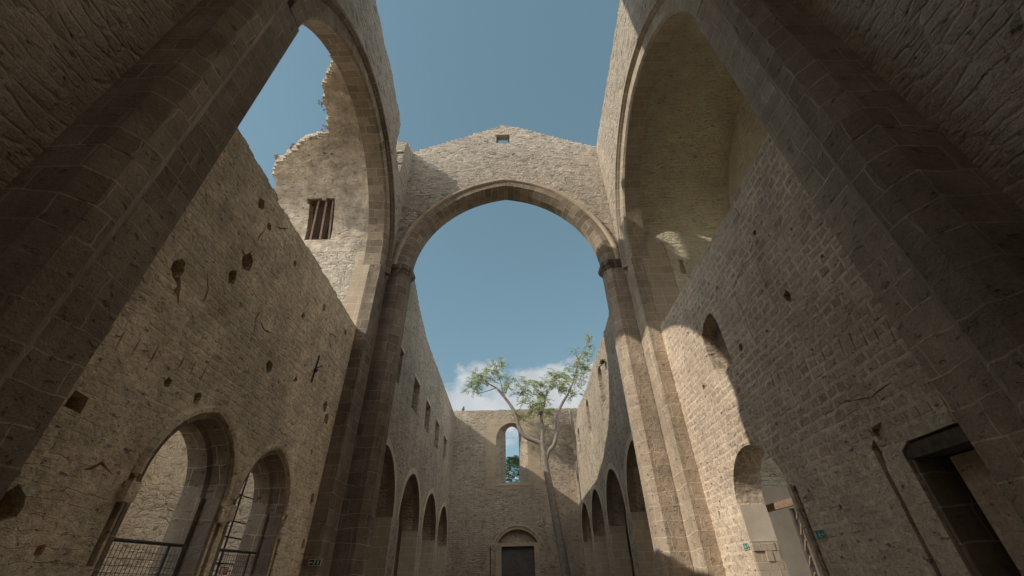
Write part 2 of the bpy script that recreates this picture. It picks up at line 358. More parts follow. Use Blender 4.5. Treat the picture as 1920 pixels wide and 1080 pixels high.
class Arch:
    def __init__(s, cu, a, z0, rise):
        s.cu, s.a, s.z0 = cu, a, z0; s.r = (a*a+rise*rise)/(2*a); s.c = s.r-a
        if rise < a: s.r = (a*a+rise*rise)/(2*rise); s.seg = True; s.rise = rise
        else: s.seg = False
    def pt(s, dr, t, side):
        if s.seg:
            R = s.r+dr; th0 = math.asin(s.a/s.r); th = th0*(1-t); return (s.cu+side*R*math.sin(th), s.z0+s.rise-s.r+R*math.cos(th))
        R = s.r+dr; th = t*math.acos(s.c/R); return (s.cu+side*(R*math.cos(th)-s.c), s.z0+R*math.sin(th))
    def curve(s, dr=0, n=16):       # from -side foot over apex to +side foot
        a = [s.pt(dr, k/n, -1) for k in range(n+1)]; b = [s.pt(dr, k/n, 1) for k in range(n)][::-1]
        return a+b
    def poly(s, zb, dr=0, n=14): return [(s.cu-s.a-dr, zb)]+s.curve(dr, n)+[(s.cu+s.a+dr, zb)]
    def length(s, t): return s.r*t*(math.asin(s.a/s.r) if s.seg else math.acos(s.c/s.r))
    def sweep(s, mb, sec, mp, n=28, closed=True, uoff=0.0):
        m = len(sec); per = [0]
        for i in range(m): per.append(per[-1]+math.hypot(sec[(i+1)%m][0]-sec[i][0], sec[(i+1)%m][1]-sec[i][1]))
        for side in (-1, 1):
            for k in range(n):
                for i in range(m if closed else m-1):
                    j = (i+1) % m; q = []
                    for ii, kk in ((i,k),(j,k),(j,k+1),(i,k+1)):
                        u, v = s.pt(sec[ii][0], kk/n, side); q.append(mp(u, v, sec[ii][1]))
                    l0, l1 = s.length(k/n), s.length((k+1)/n)
                    # u along the section, v along the arc
                    mb.face(q, [(uoff+per[i], l0+side*50), (uoff+per[i+1], l0+side*50), (uoff+per[i+1], l1+side*50), (uoff+per[i], l1+side*50)])
            q = [mp(*s.pt(dr, 0, side), d) for dr, d in sec]; mb.face(q, [(0,0)]*m)
def prism(mb, foot, z0, z1, closed=True, steps=None):
    """vertical shaft; foot = plan polygon, optional steps = [(z, offset)] for mouldings about the centroid of the plan's inner side"""
    m = len(foot); per = [0]
    for i in range(m): per.append(per[-1]+math.dist(foot[i], foot[(i+1)%m]))
    for i in range(m):
        j = (i+1) % m
        mb.face([(*foot[i],z0),(*foot[j],z0),(*foot[j],z1),(*foot[i],z1)], [(per[i],z0),(per[i+1],z0),(per[i+1],z1),(per[i],z1)])
    mb.face([(*p,z0) for p in foot], [p for p in foot]); mb.face([(*p,z1) for p in foot], [p for p in foot])

class ArchA(Arch):
    def pt(s, dr, t, side):
        if side > 0: return super().pt(dr, t, side)
        th = t*math.pi/2; zt = super().pt(dr, 1, 1)[1]
        return (s.cu-(4.45+dr)*math.cos(th), 14.2+(zt-14.2)*math.sin(th))
R = random.Random(7)
CX = -0.21
XL, XR = -5.71, 5.29          # arcade faces
A_ARCH = lambda: ArchA(9.45, 4.55, 13.2, 5.1)

# ------------------------------------------------------------------ ground
g = MB(); S = 450; n = 6
for i in range(-n, n):
    for j in range(-n, n):
        x0, x1, y0, y1 = [k*S/n for k in (i, i+1, j, j+1)]
        g.face([(x0,y0,0),(x1,y0,0),(x1,y1,0),(x0,y1,0)], [(x0,y0),(x1,y0),(x1,y1),(x0,y1)])
tag(g.build('ground', DIRT), kind='structure')

# ------------------------------------------------------------------ arcade walls left and right of the crossing
TOPL = [(3.55,22.7),(7.3,22.8),(8.2,22.75),(9.1,22.4),(10.2,22.65),(11.1,22.2),(12.3,22.05),(12.72,21.6),(12.74,19.9),(13.2,19.6),(13.9,19.2),(13.94,22.05),(14.5,22.5),(15.3,22.85)]
TOPR = [(3.55,23.0),(7.6,23.25),(9.4,23.1),(10.9,23.0),(13.0,23.0),(15.3,22.9)]
def arcade(side):
    x0 = XL if side < 0 else XR; mp = X(x0, side)
    rn = random.Random(11 if side < 0 else 12)
    t = thing('arcade_wall', ('tall pointed arch wall left of the nave, open to the sky behind, with a broken notched top' if side < 0 else
              'tall pointed arch wall right of the nave, with a brown vaulted chapel behind its arch'), 'arch wall', (x0, 9.45, 0))
    a = A_ARCH(); top = TOPL if side < 0 else TOPR
    inner = [p for p in a.curve(.45, 24)]                     # y from 4.45.. up and down to 14.45
    outline = [(3.55,14.15)]+jag(top, .3, .07, rn)+[(15.3,13.2)]+inner[::-1]+[(inner[0][0],14.15)]
    mb = MB(); wall(mb, mp, outline, .8, blind=[(blob(rn.uniform(6,14), 21.3-(rn.random()*.4), .07, rn), .3) for _ in range(0)])
    mb.build('rubble_wall', RUB, t)
    # voussoir ring with chamfered arris, and the hood mould
    mb = MB(); a.sweep(mb, [(0,.81),(0,.07),(.07,-.012),(.58,-.012),(.58,.81)], mp, 30)
    # separate soffit so that its stone can be ochre on the right
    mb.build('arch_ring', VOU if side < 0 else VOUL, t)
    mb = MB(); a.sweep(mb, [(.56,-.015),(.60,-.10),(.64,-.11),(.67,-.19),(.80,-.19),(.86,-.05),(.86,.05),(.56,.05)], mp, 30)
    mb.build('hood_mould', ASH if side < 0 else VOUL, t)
    # piers
    for y0, y1, nm, zt in ((14.0,15.07,'far',13.2),(3.60,5.0,'near',14.2)):
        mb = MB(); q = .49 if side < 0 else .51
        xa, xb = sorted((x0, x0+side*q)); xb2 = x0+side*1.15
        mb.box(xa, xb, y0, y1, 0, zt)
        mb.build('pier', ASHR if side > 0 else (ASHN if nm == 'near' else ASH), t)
        mb = MB(); xc, xd = sorted((x0+side*(q+.001), x0+side*(1.16 if side < 0 else 1.62)))
        mb.box(xc, xd, y0+.004, y1-.01, 0, 14.2 if nm == 'near' else 14.35)
        mb.build('quoin', ASHT, t)
    # recess strip between pier and respond shaft
    mb = MB(); xa, xb = sorted((x0+side*.12, x0+side*.6)); mb.box(xa, xb, 15.07, 15.3, 0, 13.25); mb.build('pier_recess', ASH, t)
    if side < 0:
        mb = MB(); rq = random.Random(4)
        for y0, y1, zt in ((5.8,7.62,25.2),(7.95,8.95,23.7)):
            y = y0
            while y < y1: mb.box(-6.49,-6.35,y,y+.281,21.5,zt+rq.uniform(-.1,.1)); y += .28
        mb.build('sun_blocker', RUB, t)  # unseen blocks added to cut the sunlight reaching the right chapel
    return t
arcade(-1); arcade(1)

# ------------------------------------------------------------------ transverse arches (far and near)
def transverse(near):
    if not near: yf, th, sy = 15.15, 1.06, 1
    else: yf, th, sy = 3.84, .84, -1
    lab = ('high transverse arch spanning the nave, under a low gable pierced by a slit' if not near else
           'dark transverse arch nearest the viewer, its shaft faces rising along both picture edges')
    t = thing('transverse_arch', lab, 'arch', (CX, yf, 0))
    a = Arch(CX, 4.64, 13.9, 5.4); rn = random.Random(5)
    mp = Y(yf+sy*.05, sy)
    if not near: top = [(-6.55,22.4),(-5.84,22.8),(-3.0,24.1),(-.75,25.2),(-.2,25.4),(.5,25.2),(2.6,24.2),(5.3,22.9),(6.1,22.6)]
    else: top = [(-6.5,22.2),(-5.84,22.6),(-.2,25.2),(5.3,22.7),(6.1,22.4)]
    outline = [(-6.5,13.6)]+jag(top, .28, .045, rn)+[(6.08,13.6)]+a.curve(.5, 24)[::-1]
    # feet of the opening at z 13.9, drop to 13.6
    c = a.curve(.5, 24); outline = [(-6.5,13.6)]+jag(top, .28, .045, rn)+[(6.08,13.6),(c[-1][0],13.6)]+c[::-1]+[(c[0][0],13.6)]
    slit = [(-.72,23.55),(-.72,24.38),(.12,24.38),(.12,23.55)]
    mb = MB(); wall(mb, mp, outline, th-.1, through=[] if near else [(slit, [(-.62,24.2),(-.62,25.2),(.02,25.2),(.02,24.2)])]); mb.build('gable_wall', RUB if not near else RUBK, t)
    if not near:
        mb = MB(); mb.box(-.86, .26, yf+.03, yf+.2, 24.38, 24.45); mb.build('slit_lintel', ASHT, t)
    mb = MB(); a.sweep(mb, [(0,th*.32),(.26,0),(.60,0),(.60,th),(.26,th),(0,th-.26)], Y(yf, sy), 30); mb.build('arch_ring', VOU if not near else ASH, t)
    mb = MB(); a.sweep(mb, [(.58,-.01),(.62,-.06),(.66,-.09),(.76,-.09),(.80,.02),(.80,.1),(.58,.1)], Y(yf, sy), 30); mb.build('hood_mould', ASHT if not near else ASH, t)
    for s in (-1, 1):
        f = [(5.7,0),(4.90,0),(4.64,.26),(4.64,th-.26),(4.90,th),(5.7,th)]
        if near: f = [(5.7,0),(4.90,0),(4.64,.26),(4.64,.57),(4.82,.80),(5.7,.80)]
        foot = [(CX+s*h, yf+sy*d) for h, d in f]
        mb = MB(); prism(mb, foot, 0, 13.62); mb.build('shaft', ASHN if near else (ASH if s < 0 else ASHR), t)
        mb = MB(); cy = yf+sy*th/2
        prof = [(13.60,.0),(13.66,.04),(13.74,.04),(13.82,.11),(13.95,.14),(14.02,.14),(14.06,.08),(14.12,.02)]
        def off(o): return [(CX+s*(h-(o if h < 5 else 0)), yf+sy*(d+(-o if d < th*.3 else o))) for h, d in f]
        for k in range(len(prof)-1):
            A = off(prof[k][1]); B = off(prof[k+1][1])
            for i in range(len(A)):
                j = (i+1) % len(A); mb.face([(*A[i],prof[k][0]),(*A[j],prof[k][0]),(*B[j],prof[k+1][0]),(*B[i],prof[k+1][0])], [(0,0),(.2,0),(.2,.1),(0,.1)])
        mb.face([(*p,13.60) for p in off(0)], [(0,0)]*6); mb.face([(*p,14.12) for p in off(.02)], [(0,0)]*6)
        mb.build('capital', ASH, t)
        # masonry behind the shaft
        mb = MB(); xa, xb = sorted((CX+s*5.62, CX+s*6.35)); ya, yb = sorted((yf+sy*.06, yf+sy*(th-.05)))
        mb.box(xa, xb, ya, yb, 0, 13.65); mb.build('core', RUBN if not near else RUBK, t)
transverse(False); transverse(True)

# ------------------------------------------------------------------ left infill wall
def infill_left():
    rn = random.Random(21); mp = X(-6.15, -1)
    t = thing('infill_wall', 'earthy brown wall closing the lower left arch, with two pointed doorways and putlog holes', 'wall', (-6.15, 9.4, 0))
    A1 = Arch(8.32, 1.08, 3.2, 1.3); A2 = Arch(11.03, 1.05, 3.25, 1.22)
    top = jag([(4.8,10.25),(5.4,10.21),(7.35,10.12),(7.45,10.02),(10.2,10.07),(12.3,10.02),(14.1,10.0)], .22, .03, rn)
    outline = [(4.8,0)]+top+[(14.1,0)]
    holes = [(6.98,9.40,.10),(7.54,9.17,.075),(7.36,7.87,.15),(7.15,7.26,.12),(9.02,9.17,.07),(11.24,9.12,.09),
             (9.50,6.21,.12),(10.84,6.44,.06),(6.84,4.66,.065),(7.65,4.68,.085),(13.04,6.47,.12),(13.35,6.15,.13),(5.52,2.53,.14),(13.71,3.86,.09),(13.8,2.68,.09),(13.17,9.3,.08),(6.2,2.1,.05),(12.9,5.0,.05)]
    bl = [(blob(u, v, r*1.25, rn, 1.3), .7 if r > .07 else .4) for u, v, r in holes]
    bl.append(([(5.78,6.62),(5.86,6.70),(5.95,6.68),(6.02,6.52),(6.0,6.38),(6.08,6.30),(6.14,6.2),(6.2,6.05),(6.27,5.92),(6.22,5.95),(6.12,6.05),(6.02,6.08),(6.05,6.2),(5.97,6.25),(5.86,6.28),(5.74,6.40),(5.72,6.52)], .7))
    bl.append(([(5.42,3.72),(5.44,3.96),(5.68,3.93),(5.70,3.70)], .68))
    bl.append(([(4.95,3.2),(4.95,3.5),(5.12,3.5),(5.12,3.2)], .68))
    # removed jamb colonnettes: vertical slots
    for u, a_, b_ in ((7.04,1.95,3.3),(9.66,0.02,3.05),(12.33,0.02,2.72)): bl.append((wobble([(u-.06,a_),(u+.06,a_),(u+.06,b_),(u-.06,b_)], .008, rn, .25), .34))
    bl.append((wobble([(12.33,2.95),(12.45,2.95),(12.45,3.3),(12.33,3.3)], .01, rn, .25), .14))
    for c in ([(8.2,9.75),(8.0,9.55),(7.72,9.36)],[(7.46,9.02),(7.38,8.75),(7.35,8.5)],[(8.4,7.15),(8.35,6.9),(8.5,6.6)],[(8.52,6.98),(8.8,6.86),(9.1,6.95)],[(10.8,7.8),(10.75,7.45)],[(11.9,8.9),(12.1,8.5),(12.4,8.2)],[(12.0,8.6),(12.5,8.75),(12.7,8.5)],[(12.2,9.3),(12.5,8.95)],[(6.5,6.9),(6.7,6.6),(6.75,6.3)],[(6.2,3.05),(6.4,3.2),(6.7,3.1)],[(10.1,8.2),(10.3,8.7)]):
        bl.append((crack(c, .055, rn), .12))
    # vertical joints of the big relieving arch
    for k in range(9):
        u = 5.35+k*.31+rn.uniform(-.04, .04); z = 4.52+(.62*math.sin(min(1.57, (u-5.0)/3.6)))
        if k in (4, 8): continue
        bl.append((crack([(u, z+.03), (u+rn.uniform(-.02,.02), z+.40)], .035, rn), .08))
    th = [A1.poly(.02, .05), A2.poly(.02, .05),
          [(10.12,8.10),(10.20,8.30),(10.34,8.22),(10.30,8.05)]]
    mb = MB(); wall(mb, mp, outline, .75, through=th, blind=bl); mb.build('wall', EARTH, t)
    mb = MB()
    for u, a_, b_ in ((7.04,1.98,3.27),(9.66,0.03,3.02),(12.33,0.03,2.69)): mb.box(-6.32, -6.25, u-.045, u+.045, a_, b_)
    mb.build('slot_shade_strip', DWOOD_SHADE, t)  # dark strips in the jamb slots, standing in for deep shade
    mb = MB(); mb.box(6.18, 6.42, 9.93, 11.17, 6.12, 8.02); mb.build('niche_back_shade', ASH, t)  # slab in the right niche, its darker stone standing in for shade
    for A, e in ((A1, .3), (A2, .28)):
        mb = MB(); A.sweep(mb, [(.10,.0),(.12,-.07),(.20,-.09),(.25,-.01),(.25,.03),(.10,.03)], mp, 14); mb.build('hood_mould', EARTH, t)
        mb = MB(); A.sweep(mb, [(-.10,.77),(-.10,.36),(-.02,.30),(0,-.012),(.09,-.012),(.09,.77)], mp, 14)
        for s in (-1, 1): mb.box(-6.47, -6.138, *(sorted((A.cu+s*(A.a+.0), A.cu+s*(A.a+.09)))), 0, A.z0); mb.box(-6.92, -6.471, *(sorted((A.cu+s*(A.a-.10), A.cu+s*(A.a+.088)))), 0, A.z0)
        mb.build('door_surround', ASH, t)
        for s in (-1, 1):
            mb = MB(); mb.box(-6.2, -6.02, *(sorted((A.cu+s*(A.a+.10), A.cu+s*(A.a+.30)))), A.z0-.42, A.z0-.13); mb.build('impost', EARTH, t)
    return A1, A2
infill_left()

# ------------------------------------------------------------------ right infill wall
def infill_right():
    rn = random.Random(31); mp = X(5.76, 1)
    t = thing('infill_wall', 'grey brown block wall closing the lower right arch, with a sunlit round doorway and a small niche', 'wall', (5.76, 9.4, 0))
    top = jag([(4.8,9.62),(6.5,9.52),(7.4,9.56),(7.5,9.5),(9.0,9.53),(10.8,9.56),(12.5,9.62),(14.1,9.7)], .25, .03, rn)
    outline = [(4.8,0)]+top+[(14.1,0)]
    D = Arch(10.85, 1.25, 3.2, 1.13)
    bl = [(blob(u, v, r*1.1, rn), .6) for u, v, r in ((7.17,8.23,.06),(7.15,6.38,.11),(9.42,8.25,.04),(9.40,6.37,.09),(11.91,8.20,.05),(11.96,6.35,.08),(8.21,6.16,.035),(5.9,6.42,.03),(9.0,3.0,.03),(8.3,2.62,.035),(13.1,3.4,.05),(13.3,3.9,.04),(13.35,3.15,.06),(6.2,7.4,.03),(10.4,5.1,.025))]
    for c in ([(7.56,7.82),(7.95,7.93),(8.33,7.86),(8.55,7.80),(8.76,7.72)],[(8.79,7.60),(8.76,7.2),(8.75,6.9)],[(8.77,6.8),(8.80,6.5),(8.77,6.25),(8.55,6.22)],[(7.50,7.76),(7.56,7.4),(7.60,7.0),(7.56,6.35)],[(7.3,8.12),(7.5,8.02),(7.62,7.95)],[(7.4,9.35),(7.35,8.9)],[(12.6,9.0),(12.3,8.5)],[(12.35,9.15),(12.0,8.6)],[(8.4,8.6),(8.3,8.3)],[(6.3,7.9),(6.45,7.6)],[(6.0,4.0),(6.5,3.95),(7.1,4.1)]):
        bl.append((crack(c, .028, rn), .06))
    for k in range(15):
        u = 5.3+k*.245+rn.uniform(-.03, .03); f = (u-5.2)/3.6; z = 4.38+.62*math.sin(min(1.5, f*1.5))
        bl.append((crack([(u+.03, z), (u-.03, z+rn.uniform(.28,.42))], .035, rn), .08))
    for k in range(4):
        u = 5.45+k*.22; bl.append((crack([(u, 3.35), (u-.02, 3.62)], .02, rn), .05))
    nich = [(10.0,6.22),(10.0,7.15),(10.04,7.5),(10.12,7.78),(10.25,7.95),(10.5,7.95),(10.8,7.86),(11.08,7.66),(11.09,6.95),(11.03,6.55),(10.8,6.25),(10.5,6.2),(10.2,6.28)]
    bl.append((nich, .62))
    bl.append((wobble([(4.86,.02),(6.50,.02),(6.48,1.5),(6.47,3.1),(6.30,3.22),(5.2,3.2),(4.86,3.2)], .012, rn, .3), .68))
    bl.append((wobble([(6.92,.02),(7.02,.02),(7.0,1.2),(6.98,2.5),(6.99,3.3),(6.86,3.4),(6.84,3.2),(6.90,2.9),(6.91,1.5)], .008, rn, .3), .42))
    bl.append((wobble([(6.60,3.33),(6.78,3.36),(6.80,3.55),(6.58,3.58)], .015, rn, .1), .07))
    bl.append((wobble([(9.37,.02),(9.47,.02),(9.46,1.5),(9.45,3.14),(9.36,3.18)], .007, rn, .3), .4))
    Di = [(10.85+(u-10.85)*.97, v) for u, v in D.poly(.02)]
    mb = MB(); wall(mb, mp, outline, .7, through=[(wobble(D.poly(.02), .014, rn, .25), None)] if False else [(D.poly(.02), Di)], blind=bl)
    mb.build('wall', BLOCK, t)
    mb = MB(); mb.box(6.17, 6.43, 4.87, 6.24, .021, 2.96); mb.build('niche_blocking', BLOCK, t)
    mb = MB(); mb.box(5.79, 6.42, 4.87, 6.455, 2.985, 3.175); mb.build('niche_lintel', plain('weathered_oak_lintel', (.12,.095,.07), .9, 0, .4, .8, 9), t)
    mb = MB(); mb.box(5.80, 6.42, 6.40, 6.455, .021, 2.98); mb.build('niche_side_shade', ASH, t)  # dark slab painting shade on the side of the recess
    mb = MB(); mb.box(5.86, 5.93, 6.925, 6.97, .021, 3.1); mb.box(5.84, 5.92, 9.385, 9.44, .021, 3.1); mb.build('slot_shade_strip', DWOOD_SHADE, t)  # dark strips set in the grooves as painted shade
    mb = MB(); mb.box(5.72, 6.1, 9.475, 9.59, 0, 3.22); mb.build('door_jamb', BLOCK, t)
    # ragged lower masonry of the far jamb
    mb = MB(); rr = random.Random(3); z = 0
    while z < 2.32:
        h = rr.uniform(.14, .26); z1 = min(z+h, 2.36)
        xa = 5.75+rr.uniform(0, .03)
        while xa < 6.4:
            w = rr.uniform(.14, .34); xb = min(xa+w, 6.44+rr.uniform(-.03,.03)); mb.box(xa, xb-.006, 12.03-rr.uniform(.0,.05), 12.12, z+.003, z1-.003); xa = xb
        z = z1
    mb.build('broken_jamb_stone', ASHT, t)
    mb = MB(); mb.box(5.775, 6.45, 12.045, 12.12, 2.37, 3.19); mb.build('plastered_jamb', PLAIN_P, t)
infill_right()

# timber frame seen inside the right doorway
t = thing('timber_door_frame', 'brown timber lintel and leaning post inside the sunlit right doorway', 'door frame', (6.9, 11.9, 0))
mb = MB(); mb.beam((6.78,10.2,3.12),(6.78,12.9,3.16),.10,.16); mb.build('lintel', WOOD, t)
mb = MB(); mb.beam((6.9,11.86,0),(6.86,11.66,3.03),.09); mb.build('post', DWOOD_SHADE, t)
mb = MB(); mb.beam((6.85,11.84,1.0),(6.85,11.62,3.0),.035); mb.build('rail', IRON, t)
for k in range(5):
    mb = MB(); z = 1.5+k*.32; mb.beam((6.83,11.80-.07*k,z),(6.83,11.62-.06*k,z+.2),.04); mb.build('rung', WOOD, t)

# ------------------------------------------------------------------ left transept: far wall, outer wall, vault remnant
VY = Arch(9.45, 4.55, 14.0, 5.1)
def vz(y): return 14.0+math.sqrt(max(0, 5.13**2-(abs(y-9.45)+.58)**2))
rn = random.Random(41)
t = thing('transept_wall', 'sunlit whitish rubble wall seen through the left arch, below the ruined vault', 'wall', (-9.5, 14, 0))
mb = MB(); mp = Y(14.012)
wall(mb, mp, [(-12.6,0)]+jag([(-12.6,14.2),(-11.5,14.5),(-9.8,14.75),(-9.6,14.72),(-6.87,14.3)], .4, .05, rn)+[(-6.87,0)], .8)
mb.build('wall', RUBW, t)
t = thing('transept_wall', 'warm rubble wall of the left chapel, seen through the pointed doorways', 'wall', (-11.8, 9, 0))
mb = MB(); wall(mb, X(-11.8, -1), [(4.0,0)]+jag([(4.0,9.0),(14.1,9.4)], .4, .1, rn)+[(14.1,0)], .7); mb.build('wall', RUBC, t)
# vault remnant
EDGE = [(-6.9,7.9),(-7.05,8.25),(-7.11,8.35),(-7.56,8.8),(-7.82,9.31),(-7.99,10.0),(-8.04,10.55),(-8.24,11.18),(-8.67,11.23),(-9.3,11.3),(-9.91,11.75),(-10.34,11.94),(-10.75,12.12),(-11.08,12.48),(-11.04,12.81),(-10.95,13.04),(-11.3,13.5),(-12.2,13.8)]
def ylim(x):         # the remnant exists for y > ylim(x)
    if x > EDGE[0][0]: return 7.6
    for (a, b), (c, d) in zip(EDGE, EDGE[1:]):
        if c <= x <= a and a != c: return b+(d-b)*(a-x)/(a-c)
    return 13.8
def inhole(x, y):
    j = .07*noise.noise(Vector((x*3.1, y*6, 1)))
    return -9.52+j < x < -8.27+j and 13.24+j*.5 < y < 13.95
t = thing('vault_remnant', 'broken curved piece of stained plaster vault above the white rubble, with a barred window hole', 'vault', (-8.5, 12, 14))
mb = MB(); dx = .10; nth = 84
ths = [k*math.acos(.58/5.13)/nth for k in range(2*nth+1)]
TM = math.acos(.58/5.13)
def vp(x, th, off):
    R_ = 5.13+off
    if th <= TM+1e-6: return (x, 9.45-.58+R_*math.cos(th), 14.0+R_*math.sin(th))
    th = 2*TM-th; return (x, 9.45+.58-R_*math.cos(th), 14.0+R_*math.sin(th))
cells = {}; hole = []
for i in range(int((12.4-6.5)/dx)):
    x = -6.48-i*dx-dx/2
    for k in range(2*nth):
        th = (ths[k]+ths[k+1])/2; y = vp(0, th, 0)[1]
        jit = .10*noise.noise(Vector((x*2.3, th*14, 3)))+.14*noise.noise(Vector((x*.9, th*5, 9)))
        if y > ylim(x)+jit:
            if inhole(x, y): hole.append((i, k))
            else: cells[(i, k)] = 1
for (i, k) in cells:
    xa, xb = -6.48-i*dx, -6.48-(i+1)*dx; ta, tb = ths[k], ths[k+1]
    for off in (0, .42):
        q = [vp(xa, ta, off), vp(xb, ta, off), vp(xb, tb, off), vp(xa, tb, off)]
        mb.face(q, [(xa, 5.13*ta), (xb, 5.13*ta), (xb, 5.13*tb), (xa, 5.13*tb)])
    for di, dk, e in ((1,0,((xb,ta),(xb,tb))),(-1,0,((xa,ta),(xa,tb))),(0,1,((xa,tb),(xb,tb))),(0,-1,((xa,ta),(xb,ta)))):
        if (i+di, k+dk) not in cells:
            (x1, t1), (x2, t2) = e
            mb.face([vp(x1,t1,0), vp(x2,t2,0), vp(x2,t2,.42), vp(x1,t1,.42)], [(x1,t1*5),(x2,t2*5),(x2,t2*5+.4),(x1,t1*5+.4)])
mb.build('plaster_vault', PLAST, t)
mb = MB()
for (i, k) in hole:
    xa, xb = -6.48-i*dx, -6.48-(i+1)*dx; ta, tb = ths[k], ths[k+1]
    mb.face([vp(xa,ta,.42), vp(xb,ta,.42), vp(xb,tb,.42), vp(xa,tb,.42)], [(xa,5*ta),(xb,5*ta),(xb,5*tb),(xa,5*tb)])
mb.build('window_back', plain('hole_shade_brown', (.11,.08,.06), .9, 0, .35, .5, 12), t)  # dark sheet whose colour stands in for shade inside the hole
# broken, sunlit top stones along the ragged edge
mb = MB(); rr = random.Random(8)
for (a, b), (c, d) in zip(EDGE[:-2], EDGE[1:-1]):
    L = math.hypot(c-a, d-b)
    for k in range(max(1, int(L/.13))):
        f = (k+.5)/max(1, int(L/.13)); x = a+(c-a)*f; y = b+(d-b)*f; z = vz(y)
        w = rr.uniform(.08, .2); mb.box(x-w, x+w, y-.05+rr.uniform(-.06,.06), y+.26, z+.12+rr.uniform(-.05,.08), z+.42+rr.uniform(-.08,.16))
mb.build('broken_edge_stone', RUBW, t)
# wooden bars in the hole
t = thing('window_lattice', 'rough brown timber posts standing in the square hole of the ruined vault', 'timber frame', (-8.9, 13.7, 15))
for xa, xb, w in ((-9.25,-9.1,.09),(-8.80,-8.72,.10),(-8.40,-8.42,.08)):
    mb = MB(); mb.beam((xa,14.05,14.75),(xb,13.42,16.75),w); mb.build('post', WOOD, t)
for k in range(9):
    mb = MB(); x = -9.4+rr.random()*.9; mb.beam((x,14.25,14.9+rr.random()*.6),(x+rr.uniform(-.2,.6),14.0,15.6+rr.random()*.9),.04); mb.build('stick', DWOOD_SHADE, t)

# ------------------------------------------------------------------ right chapel
t = thing('side_chapel', 'brown rubble chapel with a pointed barrel vault seen through the right arch', 'chapel', (8.3, 9.4, 0))
mb = MB(); wall(mb, Y(14.012), [(6.93,0),(6.93,14.2),(11.2,14.2),(11.2,0)], .8, blind=[(wobble([(6.95+.35,14.2-1.95),(7.55,12.25),(7.55,13.0),(7.35,13.02)], .02, rn), .12)])
mb.build('far_wall', RUBC, t)
mb = MB(); wall(mb, X(10.42, 1), [(3.9,0),(3.9,19.6),(15.0,19.6),(15.0,0)], .7, through=[[(6.5,.02),(6.5,5.2),(12.4,5.2),(12.4,.02)]]); mb.build('end_wall', RUBC, t)  # low opening added out of view to let light into the chapel
mb = MB(); mb.box(6.93, 11.1, 4.0, 4.88, 0, 5.0); mb.build('near_wall', RUBC, t)
mb = MB(); mb.box(6.93, 11.1, 4.0, 4.88, 12.5, 14.2); mb.build('near_wall_head', RUBC, t)  # unseen gap below the head added to brighten the chapel
mb = MB(); n = 48
def v2(x, th, off, s): R_ = 5.13+off; return (x, 9.45+s*(-.58+R_*math.cos(th)), 14.0+R_*math.sin(th))
for s in (-1, 1):
    for k in range(n):
        ta, tb = [j*math.acos(.58/5.13)/n for j in (k, k+1)]
        for off in (0, .45):
            mb.face([v2(6.07,ta,off,s), v2(10.5,ta,off,s), v2(10.5,tb,off,s), v2(6.07,tb,off,s)], [(6.07,14+5.13*ta),(10.5,14+5.13*ta),(10.5,14+5.13*tb),(6.07,14+5.13*tb)])
        mb.face([v2(6.07,ta,0,s), v2(6.07,tb,0,s), v2(6.07,tb,.45,s), v2(6.07,ta,.45,s)], [(0,0),(0,.1),(.4,.1),(.4,0)])
mb.build('barrel_vault', RUBC, t)
mb = MB(); mb.box(6.95, 10.4, 13.9, 14.0, .0, 3.9); mb.build('plaster_dado', PLAIN_P, t)
mb = MB(); mb.box(5.9, 10.4, 4.9, 14.0, .001, .02); mb.build('floor', DIRT, t)

